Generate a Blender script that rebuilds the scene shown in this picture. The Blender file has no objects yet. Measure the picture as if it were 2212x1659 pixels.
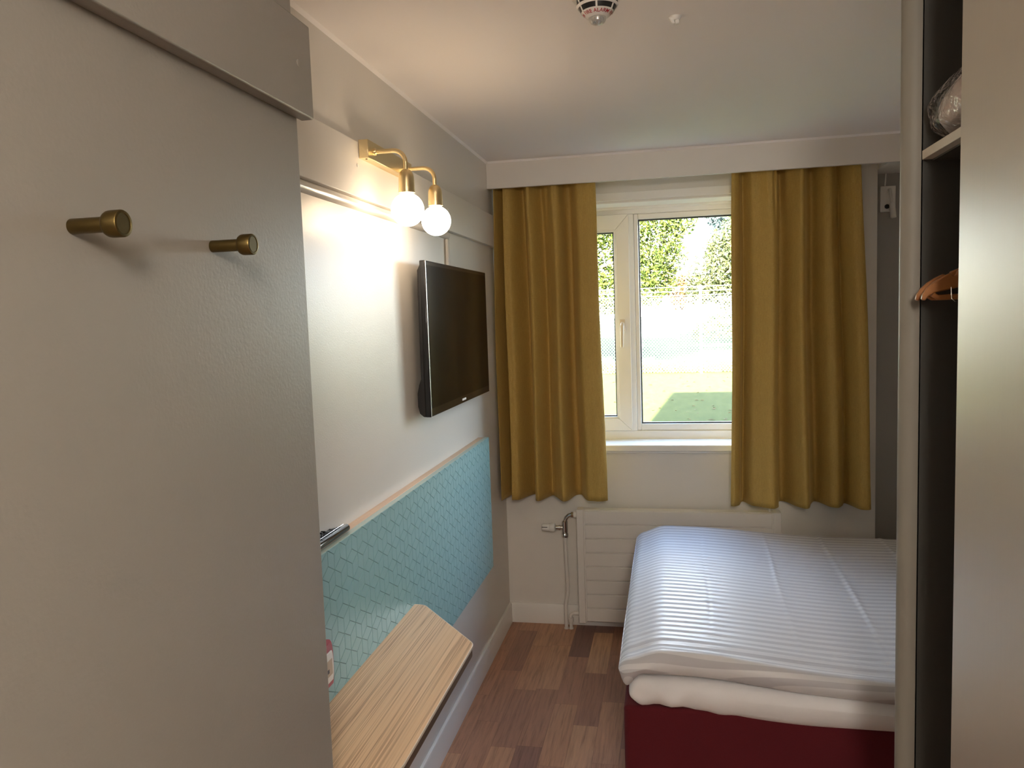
import bpy, bmesh, math, random
from mathutils import Vector, Matrix
from math import sin, cos, pi, radians, sqrt, atan2, tan, floor
random.seed(7)
S = bpy.context.scene
COL = S.collection

# ------------------------------------------------------------------ helpers
def wloc(o):
    v = Vector((0, 0, 0))
    while o is not None:
        v += o.location; o = o.parent
    return v

def props(o, label=None, cat=None, group=None, kind=None):
    if label: o['label'] = label
    if cat: o['category'] = cat
    if group: o['group'] = group
    if kind: o['kind'] = kind
    return o

def thing(name, loc, label, cat, group=None, kind=None):
    o = bpy.data.objects.new(name, None); COL.objects.link(o)
    o.empty_display_size = .05
    o.location = loc
    return props(o, label, cat, group, kind)

class MB:
    def __init__(s): s.v = []; s.f = []; s.mi = []; s.m = 0
    def add(s, vs, fs):
        b = len(s.v); s.v += [tuple(p) for p in vs]
        for f in fs: s.f.append([i + b for i in f]); s.mi.append(s.m)
        return s
    def box(s, x0, x1, y0, y1, z0, z1):
        v = [(x, y, z) for z in (z0, z1) for y in (y0, y1) for x in (x0, x1)]
        return s.add(v, [(0,2,3,1),(4,5,7,6),(0,1,5,4),(2,6,7,3),(0,4,6,2),(1,3,7,5)])
    def prism(s, poly, axis, a, b):
        # poly: 2D outline in the two other axes (cyclic order x,y,z)
        def mk(p, t):
            return {'x': (t, p[0], p[1]), 'y': (p[0], t, p[1]), 'z': (p[0], p[1], t)}[axis]
        n = len(poly)
        v = [mk(p, a) for p in poly] + [mk(p, b) for p in poly]
        f = [list(range(n))[::-1], list(range(n, 2*n))] + [(i, (i+1) % n, n+(i+1) % n, n+i) for i in range(n)]
        return s.add(v, f)
    def lathe(s, prof, c, axis='z', seg=32, cap=True):
        # prof: list of (radius, height)
        ax = {'x': (Vector((0,1,0)), Vector((0,0,1)), Vector((1,0,0))),
              'y': (Vector((0,0,1)), Vector((1,0,0)), Vector((0,1,0))),
              'z': (Vector((1,0,0)), Vector((0,1,0)), Vector((0,0,1)))}[axis] if isinstance(axis, str) else axis
        c = Vector(c); vs = []
        for r, h in prof:
            for k in range(seg):
                a = 2*pi*k/seg
                vs.append(c + ax[0]*(r*cos(a)) + ax[1]*(r*sin(a)) + ax[2]*h)
        fs = []
        for i in range(len(prof)-1):
            for k in range(seg):
                k2 = (k+1) % seg
                fs.append((i*seg+k, i*seg+k2, (i+1)*seg+k2, (i+1)*seg+k))
        if cap:
            fs.append([k for k in range(seg)][::-1])
            fs.append([(len(prof)-1)*seg+k for k in range(seg)])
        return s.add(vs, fs)
    def tube(s, path, r, seg=12, cap=True):
        P = [Vector(p) for p in path]; n = len(P); vs = []
        rr = r if isinstance(r, (list, tuple)) else [r]*n
        t0 = (P[1]-P[0]).normalized()
        up = Vector((0,0,1)) if abs(t0.z) < .9 else Vector((1,0,0))
        nrm = (up - t0*up.dot(t0)).normalized()
        for i in range(n):
            t = (P[min(i+1, n-1)]-P[max(i-1, 0)]).normalized()
            nrm = (nrm - t*nrm.dot(t)).normalized(); b = t.cross(nrm)
            for k in range(seg):
                a = 2*pi*k/seg
                vs.append(P[i] + (nrm*cos(a)+b*sin(a))*rr[i])
        fs = [(i*seg+k, i*seg+(k+1) % seg, (i+1)*seg+(k+1) % seg, (i+1)*seg+k) for i in range(n-1) for k in range(seg)]
        if cap: fs += [list(range(seg))[::-1], [(n-1)*seg+k for k in range(seg)]]
        return s.add(vs, fs)
    def rbox(s, c, h, r, n, disp=None, ns=4):
        cs = []
        for a in range(3):
            e = [r*tan(radians(45)*k/ns) for k in range(ns, 0, -1)]
            L = h[a]-r
            line = [-L-q for q in e] + [-L + 2*L*k/n[a] for k in range(n[a]+1)] + [L+q for q in e[::-1]]
            cs.append(line)
        N = [len(q) for q in cs]; idx = {}; vs = []; fs = []
        def vid(i, j, k):
            if (i, j, k) in idx: return idx[(i, j, k)]
            p = [cs[0][i], cs[1][j], cs[2][k]]
            q = [max(-(h[a]-r), min(h[a]-r, p[a])) for a in range(3)]
            d = Vector([p[a]-q[a] for a in range(3)])
            if d.length > 1e-9: d = d.normalized()*r
            w = Vector(q)+d+Vector(c)
            if disp: w = disp(w)
            idx[(i, j, k)] = len(vs); vs.append(w); return idx[(i, j, k)]
        for a, b, cc in ((0,1,2),(1,2,0),(2,0,1)):
            for end in (0, N[cc]-1):
                for i in range(N[a]-1):
                    for j in range(N[b]-1):
                        q = []
                        for (u, v) in ((i,j),(i+1,j),(i+1,j+1),(i,j+1)):
                            t = [0,0,0]; t[a] = u; t[b] = v; t[cc] = end
                            q.append(vid(*t))
                        fs.append(q if end else q[::-1])
        return s.add(vs, fs)
    def build(s, name, mats, parent=None, origin=None, bevel=0, seg=2, smooth=None, fix=True, label=None):
        if not isinstance(mats, (list, tuple)): mats = [mats]
        base = wloc(parent) if parent else Vector((0,0,0))
        if origin is None:
            if parent is not None: origin = base
            else:
                xs = [p[0] for p in s.v]; ys = [p[1] for p in s.v]; zs = [p[2] for p in s.v]
                origin = ((min(xs)+max(xs))/2, (min(ys)+max(ys))/2, min(zs))
        O = Vector(origin)
        me = bpy.data.meshes.new(name)
        me.from_pydata([tuple(Vector(p)-O) for p in s.v], [], s.f)
        for m in mats: me.materials.append(m)
        for p, k in zip(me.polygons, s.mi): p.material_index = k
        if fix:
            bm = bmesh.new(); bm.from_mesh(me)
            bmesh.ops.recalc_face_normals(bm, faces=bm.faces[:]); bm.to_mesh(me); bm.free()
        o = bpy.data.objects.new(name, me); COL.objects.link(o)
        o.location = O - base
        if parent is not None: o.parent = parent
        if smooth is not None:
            for p in me.polygons: p.use_smooth = True
            if smooth < 180: me.set_sharp_from_angle(angle=radians(smooth))
        if bevel:
            b = o.modifiers.new('bevel', 'BEVEL'); b.width = bevel; b.segments = seg
            b.limit_method = 'ANGLE'; b.angle_limit = radians(35); b.harden_normals = False
            if smooth is None:
                for p in me.polygons: p.use_smooth = True
                me.set_sharp_from_angle(angle=radians(30))
        if label: o['label'] = label
        return o

def copy_tree(o, parent=None):
    c = o.copy(); COL.objects.link(c); c.parent = parent
    for ch in list(o.children): copy_tree(ch, c)
    return c

def smooth01(t):
    t = max(0., min(1., t)); return t*t*(3-2*t)

# ------------------------------------------------------------------ materials
def mat(name, col, rough=.6, metal=0., spec=.5, bump=None, noise=None, **kw):
    m = bpy.data.materials.new(name); m.use_nodes = True
    nt = m.node_tree; b = nt.nodes['Principled BSDF']
    b.inputs['Base Color'].default_value = (*col, 1); b.inputs['Roughness'].default_value = rough
    b.inputs['Metallic'].default_value = metal; b.inputs['Specular IOR Level'].default_value = spec
    for k, v in kw.items(): b.inputs[k.replace('_', ' ')].default_value = v
    if noise:   # (scale, amount) slight albedo mottling
        tc = nt.nodes.new('ShaderNodeTexCoord'); n = nt.nodes.new('ShaderNodeTexNoise')
        n.inputs['Scale'].default_value = noise[0]; n.inputs['Detail'].default_value = 4
        nt.links.new(tc.outputs['Object'], n.inputs['Vector'])
        mr = nt.nodes.new('ShaderNodeMapRange'); mr.inputs[3].default_value = 1-noise[1]; mr.inputs[4].default_value = 1+noise[1]
        nt.links.new(n.outputs['Fac'], mr.inputs[0])
        mx = nt.nodes.new('ShaderNodeVectorMath'); mx.operation = 'SCALE'
        mx.inputs[0].default_value = col; nt.links.new(mr.outputs[0], mx.inputs['Scale'])
        nt.links.new(mx.outputs[0], b.inputs['Base Color'])
    if bump:    # (scale, strength, distance)
        tc = nt.nodes.new('ShaderNodeTexCoord'); n = nt.nodes.new('ShaderNodeTexNoise')
        n.inputs['Scale'].default_value = bump[0]; n.inputs['Detail'].default_value = 3
        nt.links.new(tc.outputs['Object'], n.inputs['Vector'])
        bp = nt.nodes.new('ShaderNodeBump'); bp.inputs['Strength'].default_value = bump[1]; bp.inputs['Distance'].default_value = bump[2]
        nt.links.new(n.outputs['Fac'], bp.inputs['Height']); nt.links.new(bp.outputs['Normal'], b.inputs['Normal'])
    return m

class NT:
    """tiny node-graph helper"""
    def __init__(s, m): s.nt = m.node_tree; s.b = s.nt.nodes['Principled BSDF']
    def n(s, t, **kw):
        x = s.nt.nodes.new(t)
        for k, v in kw.items(): setattr(x, k, v)
        return x
    def l(s, a, b): s.nt.links.new(a, b)
    def math(s, op, a, b=None, c=None):
        x = s.n('ShaderNodeMath', operation=op)
        for i, q in enumerate((a, b, c)):
            if q is None: continue
            if isinstance(q, (int, float)): x.inputs[i].default_value = q
            else: s.l(q, x.inputs[i])
        return x.outputs[0]
    def coords(s, scale=(1,1,1), kind='Object'):
        tc = s.n('ShaderNodeTexCoord'); mp = s.n('ShaderNodeMapping')
        mp.inputs['Scale'].default_value = scale; s.l(tc.outputs[kind], mp.inputs[0]); return mp.outputs[0]
    def noise(s, vec, scale, detail=4, rough=.5, dist=0):
        x = s.n('ShaderNodeTexNoise'); x.inputs['Scale'].default_value = scale; x.inputs['Detail'].default_value = detail
        x.inputs['Roughness'].default_value = rough; x.inputs['Distortion'].default_value = dist
        s.l(vec, x.inputs['Vector']); return x.outputs['Fac']
    def ramp(s, fac, stops):
        x = s.n('ShaderNodeValToRGB'); e = x.color_ramp.elements
        while len(e) < len(stops): e.new(.5)
        for q, (p, c) in zip(e, stops): q.position = p; q.color = (*c, 1)
        s.l(fac, x.inputs[0]); return x.outputs[0]
    def mul(s, a, b, f=1.):
        x = s.n('ShaderNodeMix', data_type='RGBA', blend_type='MULTIPLY'); x.inputs[0].default_value = f
        s.l(a, x.inputs[6]); s.l(b, x.inputs[7]) if not isinstance(b, tuple) else setattr(x.inputs[7], 'default_value', (*b, 1))
        return x.outputs[2]
    def bump(s, h, strength, dist):
        x = s.n('ShaderNodeBump'); x.inputs['Strength'].default_value = strength; x.inputs['Distance'].default_value = dist
        s.l(h, x.inputs['Height']); s.l(x.outputs[0], s.b.inputs['Normal'])

M = {}
M['wall'] = mat('painted_wall', (.69,.655,.60), .32, bump=(230, .25, .0012), spec=.34)
M['wall_far'] = mat('painted_far_wall', (.72,.69,.645), .55, bump=(230, .2, .001))
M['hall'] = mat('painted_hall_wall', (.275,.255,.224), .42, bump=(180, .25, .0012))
M['ceil'] = mat('ceiling_paint', (.93,.89,.86), .8, bump=(160, .15, .001))
M['band'] = mat('painted_board', (.70,.665,.615), .38, bump=(200, .08, .001))
M['niche'] = mat('shaded_niche', (.34,.32,.29), .6, bump=(200, .15, .001))  # shade of the recess put into its wall colour
M['white'] = mat('white_lacquer', (.78,.76,.72), .3)
M['trimw'] = mat('trim_paint', (.76,.735,.70), .33)
M['duct'] = mat('white_plastic_duct', (.75,.72,.68), .18)
M['upvc'] = mat('white_window_plastic', (.80,.785,.75), .28)
M['seal'] = mat('black_rubber_seal', (.02,.022,.03), .5)
M['handle'] = mat('beige_handle', (.62,.53,.42), .35)
M['black'] = mat('black_plastic', (.012,.011,.011), .38)
M['blackgloss'] = mat('black_gloss', (.008,.008,.009), .12)
M['screen'] = mat('dark_screen', (.006,.005,.004), .12, spec=.13)
M['silver'] = mat('silver_edge', (.55,.55,.56), .25, 1.)
M['chrome'] = mat('chrome', (.62,.60,.58), .14, 1.)
M['maroon'] = mat('maroon_plastic', (.36,.045,.075), .35)
M['beige'] = mat('beige_plastic', (.50,.40,.30), .45)
M['rad'] = mat('radiator_enamel', (.72,.68,.63), .3)
M['pipe'] = mat('painted_pipe', (.72,.68,.63), .35)
M['red'] = mat('red_bed_fabric', (.10,.003,.008), .95, bump=(700, .4, .001), noise=(260, .12), Sheen_Weight=.05)
M['wardrobe_in'] = mat('wardrobe_interior', (.055,.053,.046), .6, bump=(300, .2, .0008))
M['shelf'] = mat('shelf_edge', (.62,.57,.49), .45)
M['stile'] = mat('stile_metal', (.24,.22,.185), .5, .0, spec=.3)
M['hangwood'] = mat('hanger_wood', (.36,.15,.05), .3, noise=(30, .25))
M['pillow'] = mat('pillow_fabric', (.80,.70,.66), .8, bump=(40, .3, .006))
M['post'] = mat('galvanised_post', (.72,.74,.74), .4, .2)
M['wire'] = mat('weathered_wire', (.15,.155,.16), .6)
M['bark'] = mat('bark', (.10,.08,.06), .9)
M['outer_grey'] = mat('exterior_render', (.45,.42,.38), .9)  # plain even grey of the outer walls
M['labelwhite'] = mat('alarm_white', (.80,.77,.72), .35)
M['redtext'] = mat('alarm_red_print', (.42,.02,.03), .5)

# brass
def brass(name, col, rough):
    m = mat(name, col, rough, 1.); g = NT(m)
    v = g.coords((1,1,1)); f = g.noise(v, 60, 3)
    r = g.n('ShaderNodeMapRange'); r.inputs[3].default_value = rough-.05; r.inputs[4].default_value = rough+.08
    g.l(f, r.inputs[0]); g.l(r.outputs[0], g.b.inputs['Roughness'])
    return m
M['brass'] = brass('brushed_brass', (.76,.60,.33), .30)
M['brassdark'] = brass('aged_brass', (.155,.108,.038), .42)

# bulb
m = bpy.data.materials.new('lit_bulb'); m.use_nodes = True; nt = m.node_tree; nt.nodes.clear()
e = nt.nodes.new('ShaderNodeEmission'); e.inputs[0].default_value = (1, .77, .53, 1); e.inputs[1].default_value = 2.5
o = nt.nodes.new('ShaderNodeOutputMaterial'); nt.links.new(e.outputs[0], o.inputs[0]); M['bulb'] = m

m = bpy.data.materials.new('fill_lamp_glow'); m.use_nodes = True; nt = m.node_tree; nt.nodes.clear()
e = nt.nodes.new('ShaderNodeEmission'); e.inputs[0].default_value = (1, .91, .80, 1); e.inputs[1].default_value = 8.5  # glow of the added fill globe
o = nt.nodes.new('ShaderNodeOutputMaterial'); nt.links.new(e.outputs[0], o.inputs[0]); M['fillglow'] = m

# clear glass panes: thin, non refracting
def thin_glass(name, tint, rough, fac):
    m = bpy.data.materials.new(name); m.use_nodes = True; nt = m.node_tree; nt.nodes.clear()
    t = nt.nodes.new('ShaderNodeBsdfTransparent'); t.inputs[0].default_value = (*tint, 1)
    g = nt.nodes.new('ShaderNodeBsdfGlossy'); g.inputs['Roughness'].default_value = rough
    lw = nt.nodes.new('ShaderNodeFresnel'); lw.inputs[0].default_value = 1.45
    mm = nt.nodes.new('ShaderNodeMath'); mm.operation = 'MULTIPLY'; mm.inputs[1].default_value = fac
    nt.links.new(lw.outputs[0], mm.inputs[0])
    mx = nt.nodes.new('ShaderNodeMixShader'); nt.links.new(mm.outputs[0], mx.inputs[0])
    nt.links.new(t.outputs[0], mx.inputs[1]); nt.links.new(g.outputs[0], mx.inputs[2])
    o = nt.nodes.new('ShaderNodeOutputMaterial'); nt.links.new(mx.outputs[0], o.inputs[0]); return m
M['glass'] = thin_glass('window_glass', (.95,.97,.96), .0, .12)
M['film'] = thin_glass('plastic_film', (.96,.955,.95), .14, 1.1)
nt = M['film'].node_tree; g_ = [n for n in nt.nodes if n.type == 'BSDF_GLOSSY'][0]
tc = nt.nodes.new('ShaderNodeTexCoord'); nz = nt.nodes.new('ShaderNodeTexNoise'); nz.inputs['Scale'].default_value = 34; nz.inputs['Distortion'].default_value = 1.4
bpn = nt.nodes.new('ShaderNodeBump'); bpn.inputs['Strength'].default_value = 1; bpn.inputs['Distance'].default_value = .02
nt.links.new(tc.outputs['Object'], nz.inputs['Vector']); nt.links.new(nz.outputs['Fac'], bpn.inputs['Height']); nt.links.new(bpn.outputs[0], g_.inputs['Normal'])
m = mat('clear_lens', (.9,.9,.88), .08); m.node_tree.nodes['Principled BSDF'].inputs['Transmission Weight'].default_value = .75; M['lens'] = m

# floor planks
m = mat('parquet', (.3,.17,.1), .42, spec=.4); g = NT(m)
tc = g.n('ShaderNodeTexCoord'); sep = g.n('ShaderNodeSeparateXYZ'); g.l(tc.outputs['Object'], sep.inputs[0])
X = g.math('MULTIPLY', g.math('ADD', sep.outputs[0], 5.027), 1/.0985)
row = g.math('FLOOR', X)
wn = g.n('ShaderNodeTexWhiteNoise', noise_dimensions='1D'); g.l(row, wn.inputs['W'])
Y = g.math('ADD', g.math('MULTIPLY', sep.outputs[1], 1/.46), g.math('MULTIPLY', wn.outputs['Value'], 7.3))
cell = g.math('FLOOR', Y)
cx = g.n('ShaderNodeCombineXYZ'); g.l(row, cx.inputs[0]); g.l(cell, cx.inputs[1])
w2 = g.n('ShaderNodeTexWhiteNoise', noise_dimensions='3D'); g.l(cx.outputs[0], w2.inputs['Vector'])
base = g.ramp(w2.outputs['Value'], [(0,(.20,.105,.085)),(.2,(.34,.175,.115)),(.5,(.43,.225,.135)),(.8,(.50,.275,.16)),(1,(.55,.33,.19))])
off = g.n('ShaderNodeVectorMath', operation='ADD'); mp = g.n('ShaderNodeMapping'); mp.inputs['Scale'].default_value = (95, 5, 1)
g.l(tc.outputs['Object'], mp.inputs[0]); sc = g.n('ShaderNodeVectorMath', operation='SCALE'); sc.inputs['Scale'].default_value = 37
g.l(w2.outputs['Color'], sc.inputs[0]); g.l(mp.outputs[0], off.inputs[0]); g.l(sc.outputs[0], off.inputs[1])
gr = g.noise(off.outputs[0], 1.0, 6, .65, .4)
grc = g.ramp(gr, [(.25,(.55,.52,.50)),(.5,(1,1,1)),(.75,(1.25,1.22,1.2))])
col = g.mul(base, grc)
fx = g.math('FRACT', X); fy = g.math('FRACT', Y)
ex = g.math('MINIMUM', fx, g.math('SUBTRACT', 1, fx)); ey = g.math('MULTIPLY', g.math('MINIMUM', fy, g.math('SUBTRACT', 1, fy)), 4.6)
ed = g.math('MINIMUM', ex, ey)
edr = g.ramp(ed, [(0,(.55,.5,.48)),(.012,(1,1,1))])
g.l(g.mul(col, edr), g.b.inputs['Base Color'])
rr = g.n('ShaderNodeMapRange'); rr.inputs[3].default_value = .33; rr.inputs[4].default_value = .5; g.l(gr, rr.inputs[0]); g.l(rr.outputs[0], g.b.inputs['Roughness'])
g.bump(gr, .12, .001)
M['floor'] = m

# light wood desktop, grain along y
def woodgrain(name, stops, sx, sy, rough=.4):
    m = mat(name, (.5,.33,.2), rough); g = NT(m)
    v = g.coords((sx, sy, sx))
    a = g.noise(v, 1., 4, .55, .12)
    v2 = g.coords((sx*4.5, sy*1.6, sx*4.5)); b = g.noise(v2, 1., 4, .7)
    f = g.math('ADD', g.math('MULTIPLY', a, .72), g.math('MULTIPLY', b, .28))
    g.l(g.ramp(f, stops), g.b.inputs['Base Color']); g.bump(b, .05, .0006)
    return m
M['desk'] = woodgrain('light_oak_laminate', [(.26,(.52,.31,.16)),(.36,(.72,.475,.275)),(.415,(.80,.555,.335)),(.43,(.35,.19,.10)),(.445,(.68,.44,.25)),(.50,(.77,.53,.315)),(.535,(.47,.275,.15)),(.55,(.74,.50,.295)),(.60,(.82,.575,.355)),(.63,(.43,.245,.135)),(.65,(.68,.44,.25)),(.76,(.80,.56,.34))], 25, .30, .38)
M['deskedge'] = mat('pale_laminate_edge', (.74,.66,.55), .35)
M['deskdark'] = woodgrain('dark_oak_underside', [(.3,(.075,.045,.025)),(.5,(.13,.082,.05)),(.7,(.18,.115,.07))], 40, 2.5, .5)
M['ledge'] = woodgrain('pale_wood_ledge', [(.3,(.55,.36,.22)),(.5,(.68,.47,.31)),(.7,(.72,.52,.36))], 40, 2, .45)
M['teal'] = mat('teal_panel', (.27,.48,.50), .36, bump=(400, .1, .0004))
M['tealgroove'] = mat('teal_groove', (.12,.23,.24), .6)
M['tealedge'] = mat('teal_panel_edge', (.42,.52,.46), .4)

# bedding with satin stripes running along x
def linen(name, stripes):
    m = mat(name, (.80,.79,.80), .7, Sheen_Weight=.15); g = NT(m)
    tc = g.n('ShaderNodeTexCoord'); sep = g.n('ShaderNodeSeparateXYZ'); g.l(tc.outputs['Object'], sep.inputs[0])
    if stripes:
        at = g.n('ShaderNodeAttribute', attribute_name='cloth_v')
        wob = g.noise(g.coords((3,8,3)), 1., 2)
        yy = g.math('ADD', g.math('MULTIPLY', at.outputs['Fac'], 1/.0385), g.math('MULTIPLY', wob, .12))
        fr = g.math('FRACT', yy)
        st = g.ramp(fr, [(0,(.50,.49,.52)),(.46,(.50,.49,.52)),(.5,(.655,.65,.67)),(.96,(.655,.65,.67)),(1,(.50,.49,.52))])
        g.l(st, g.b.inputs['Base Color'])
        rr = g.ramp(fr, [(0,(.75,)*3),(.46,(.75,)*3),(.5,(.42,)*3),(.96,(.42,)*3),(1,(.75,)*3)]); g.l(rr, g.b.inputs['Roughness'])
    h1 = g.noise(g.coords((1.2,7,3)), 2.2, 3, .6, .8); h2 = g.noise(g.coords((1,1,1)), 600, 2)
    g.bump(g.math('ADD', h1, g.math('MULTIPLY', h2, .03)), .35, .012)
    return m
M['duvet'] = linen('striped_duvet', True)
M['sheet'] = linen('white_sheet', False)

# curtain cloth
m = mat('mustard_curtain', (.20,.125,.028), .7, Sheen_Weight=.35, Sheen_Roughness=.4); g = NT(m)
g.b.inputs['Sheen Tint'].default_value = (.8,.6,.25,1)
w1 = g.noise(g.coords((620,620,30)), 1., 2); w2_ = g.noise(g.coords((140,140,620)), 1., 2)
ww = g.math('ADD', w1, w2_)
g.l(g.ramp(g.math('MULTIPLY', ww, .5), [(.3,(.36,.225,.050)),(.5,(.44,.285,.066)),(.7,(.52,.345,.085))]), g.b.inputs['Base Color'])
g.bump(ww, .2, .0008)
M['curtain'] = m

# brushed wardrobe door
m = mat('brushed_door', (.52,.47,.40), .34, .25, spec=.6); g = NT(m)
f = g.noise(g.coords((500,500,3)), 1., 2); r = g.n('ShaderNodeMapRange'); r.inputs[3].default_value = .28; r.inputs[4].default_value = .44
g.l(f, r.inputs[0]); g.l(r.outputs[0], g.b.inputs['Roughness']); g.bump(f, .10, .0006)
M['door'] = m

# outdoors
def leafmat(name, c0, c1, trans):
    m = mat(name, c0, .6, spec=.12); g = NT(m)
    oi = g.n('ShaderNodeAttribute', attribute_name='leaf_tone')
    cr = g.ramp(oi.outputs['Fac'], [(0, c0), (1, c1)]); g.l(cr, g.b.inputs['Base Color'])
    tr = g.n('ShaderNodeBsdfTranslucent'); g.l(cr, tr.inputs[0])
    mx = g.n('ShaderNodeMixShader'); mx.inputs[0].default_value = trans
    out = [n for n in g.nt.nodes if n.type == 'OUTPUT_MATERIAL'][0]
    g.l(g.b.outputs[0], mx.inputs[1]); g.l(tr.outputs[0], mx.inputs[2]); g.l(mx.outputs[0], out.inputs[0])
    return m
M['leafA'] = leafmat('yellow_green_leaves', (.018,.034,.006), (.046,.052,.009), .35)
M['leafB'] = leafmat('hazy_leaves', (.026,.042,.045), (.045,.060,.058), .3)  # blue of haze and shade mixed into the leaf colour
M['leafC'] = leafmat('olive_leaves', (.032,.045,.018), (.065,.064,.024), .35)
M['leafD'] = leafmat('orange_leaves', (.045,.025,.008), (.075,.045,.014), .35)
m = mat('lawn', (.06,.1,.03), .9, spec=.05); g = NT(m)
a = g.noise(g.coords((2.2,.5,1)), 3, 5, .7); b = g.noise(g.coords((1,1,1)), 28, 3, .7)
f = g.math('ADD', g.math('MULTIPLY', a, .5), g.math('MULTIPLY', b, .5))
g.l(g.ramp(f, [(.3,(.0165,.0235,.0055)),(.5,(.030,.036,.0095)),(.7,(.048,.049,.016))]), g.b.inputs['Base Color'])
M['lawn'] = m
m = mat('shaded_meadow', (.02,.04,.015), .9, spec=.03); g = NT(m)  # grass beyond the fence, colour darkened to deepen the tree shade
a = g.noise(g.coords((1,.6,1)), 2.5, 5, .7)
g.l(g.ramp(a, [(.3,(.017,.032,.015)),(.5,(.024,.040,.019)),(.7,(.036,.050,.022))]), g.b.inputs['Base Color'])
M['meadow_shade'] = m
M['weed'] = leafmat('dry_weeds', (.035,.033,.010), (.09,.08,.026), .3)

# ------------------------------------------------------------------ room shell
L, D = -.861, 3.991
def struct(name, mb, m, label, cat, **kw):
    o = mb.build(name, m, **kw); return props(o, label, cat, kind='structure')

struct('floor', MB().box(-1.06,2.1,-1.6,4.33,-.2,0), M['floor'], 'reddish brown wood strip floor of the room', 'floor', origin=(0,0,0))
struct('ceiling', MB().box(-1.06,2.1,-1.6,4.33,2.4,2.6), M['ceil'], 'plain white painted ceiling', 'ceiling')
struct('wall_left', MB().box(-1.06,L,-1.6,4.33,0,2.4), M['wall'], 'light beige painted wall behind the television', 'wall')
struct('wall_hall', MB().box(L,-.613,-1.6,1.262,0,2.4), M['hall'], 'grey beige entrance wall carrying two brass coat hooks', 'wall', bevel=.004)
struct('wall_right', MB().box(1.9,2.1,-1.6,4.33,0,2.4), M['wall_far'], 'right wall at the head of the bed', 'wall')
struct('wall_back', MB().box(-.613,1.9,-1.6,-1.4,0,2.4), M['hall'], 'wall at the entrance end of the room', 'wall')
w = MB()
OX0, OX1, OZ0, OZ1 = -.75, .70, .95, 2.195
w.box(L,OX0,D,4.33,0,2.4); w.box(OX1,.978,D,4.33,0,2.4); w.box(OX0,OX1,D,4.33,0,OZ0); w.box(OX0,OX1,D,4.33,OZ1,2.4)
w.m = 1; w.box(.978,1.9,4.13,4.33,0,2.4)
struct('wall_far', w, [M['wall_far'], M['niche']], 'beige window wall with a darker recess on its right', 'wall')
# dropped soffit over the recess and curtain valance
struct('trim_1', MB().box(L,1.9,3.786,3.806,2.27,2.4), M['band'], 'long beige curtain valance board under the ceiling', 'valance', bevel=.0015)
struct('trim_2', MB().box(.978,1.9,3.806,4.13,2.272,2.4), M['band'], 'beige soffit over the dark recess right of the window', 'soffit')
# caulk line / small cornice
struct('trim_3', MB().prism([(L,2.4),(L+.009,2.4),(L,2.391)], 'y', 1.262, 3.786), M['ceil'], 'thin pale bead where the left wall meets the ceiling', 'trim')
struct('trim_4', MB().prism([(3.786,2.4),(3.777,2.4),(3.786,2.391)], 'x', L+.009, 1.9), M['ceil'], 'thin pale bead along the top of the valance', 'trim')
# boards at 2 m height
b = MB().box(L,L+.02,1.262,3.84,1.99,2.145)
t = thing('trim_5', (L,2.5,1.99), 'beige horizontal board along the left wall behind the lamp', 'trim', kind='structure')
b.build('board', M['band'], t, bevel=.002)
for (y, z) in ((2.085,2.078),(3.0,2.07)):
    MB().lathe([(.0055,0),(.0055,.0012),(.004,.002)], (L+.02,y,z), 'x', 16).build('screw_cap', M['trimw'], t, smooth=40)
t = thing('trim_6', (-.6,0,1.991), 'wide beige board along the top of the entrance wall above the coat hooks', 'trim', kind='structure')
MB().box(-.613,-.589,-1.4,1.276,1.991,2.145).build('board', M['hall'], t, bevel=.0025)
for (y, z) in ((1.227,2.071),(.42,2.071)):
    MB().lathe([(.006,0),(.006,.0012),(.0045,.002)], (-.589,y,z), 'x', 16).build('screw_cap', M['hall'], t, smooth=40)
# baseboards
def bb(a0, a1, axis, face, sgn):
    prof = [(face,0),(face+sgn*.014,0),(face+sgn*.014,.100),(face+sgn*.010,.1075),(face,.1085)]
    return MB().prism(prof if axis == 'y' else prof, axis, a0, a1)
struct('baseboard_left', bb(1.262, D-.014, 'y', L, 1), M['trimw'], 'white baseboard along the left wall under the desk', 'baseboard', bevel=.001)
struct('baseboard_far', bb(L, .978, 'x', D, -1), M['trimw'], 'white baseboard under the window behind the radiator', 'baseboard', bevel=.001)

# ------------------------------------------------------------------ window
win = thing('window_1', (0,4.16,.97), 'white plastic window with a narrow opening sash and a wide fixed pane', 'window', kind='structure')
FY = 4.15
f = MB()
fx0, fx1, fz0, fz1 = OX0, OX1, OZ0, OZ1
# outer frame and mullion (faces at FY+.012)
yf0, yf1 = FY+.012, FY+.09
f.box(fx0,fx1,yf0,yf1,2.155,fz1); f.box(fx0,fx1,yf0,yf1,fz0,1.012)
f.box(fx0,-.70,yf0,yf1,1.012,2.155); f.box(.65,fx1,yf0,yf1,1.012,2.155); f.box(-.205,-.168,yf0,yf1,1.012,2.155)
f.box(OX0,OX1,FY-.006,yf0,2.178,OZ1)
f.build('frame', M['upvc'], win, bevel=.003)
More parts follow.
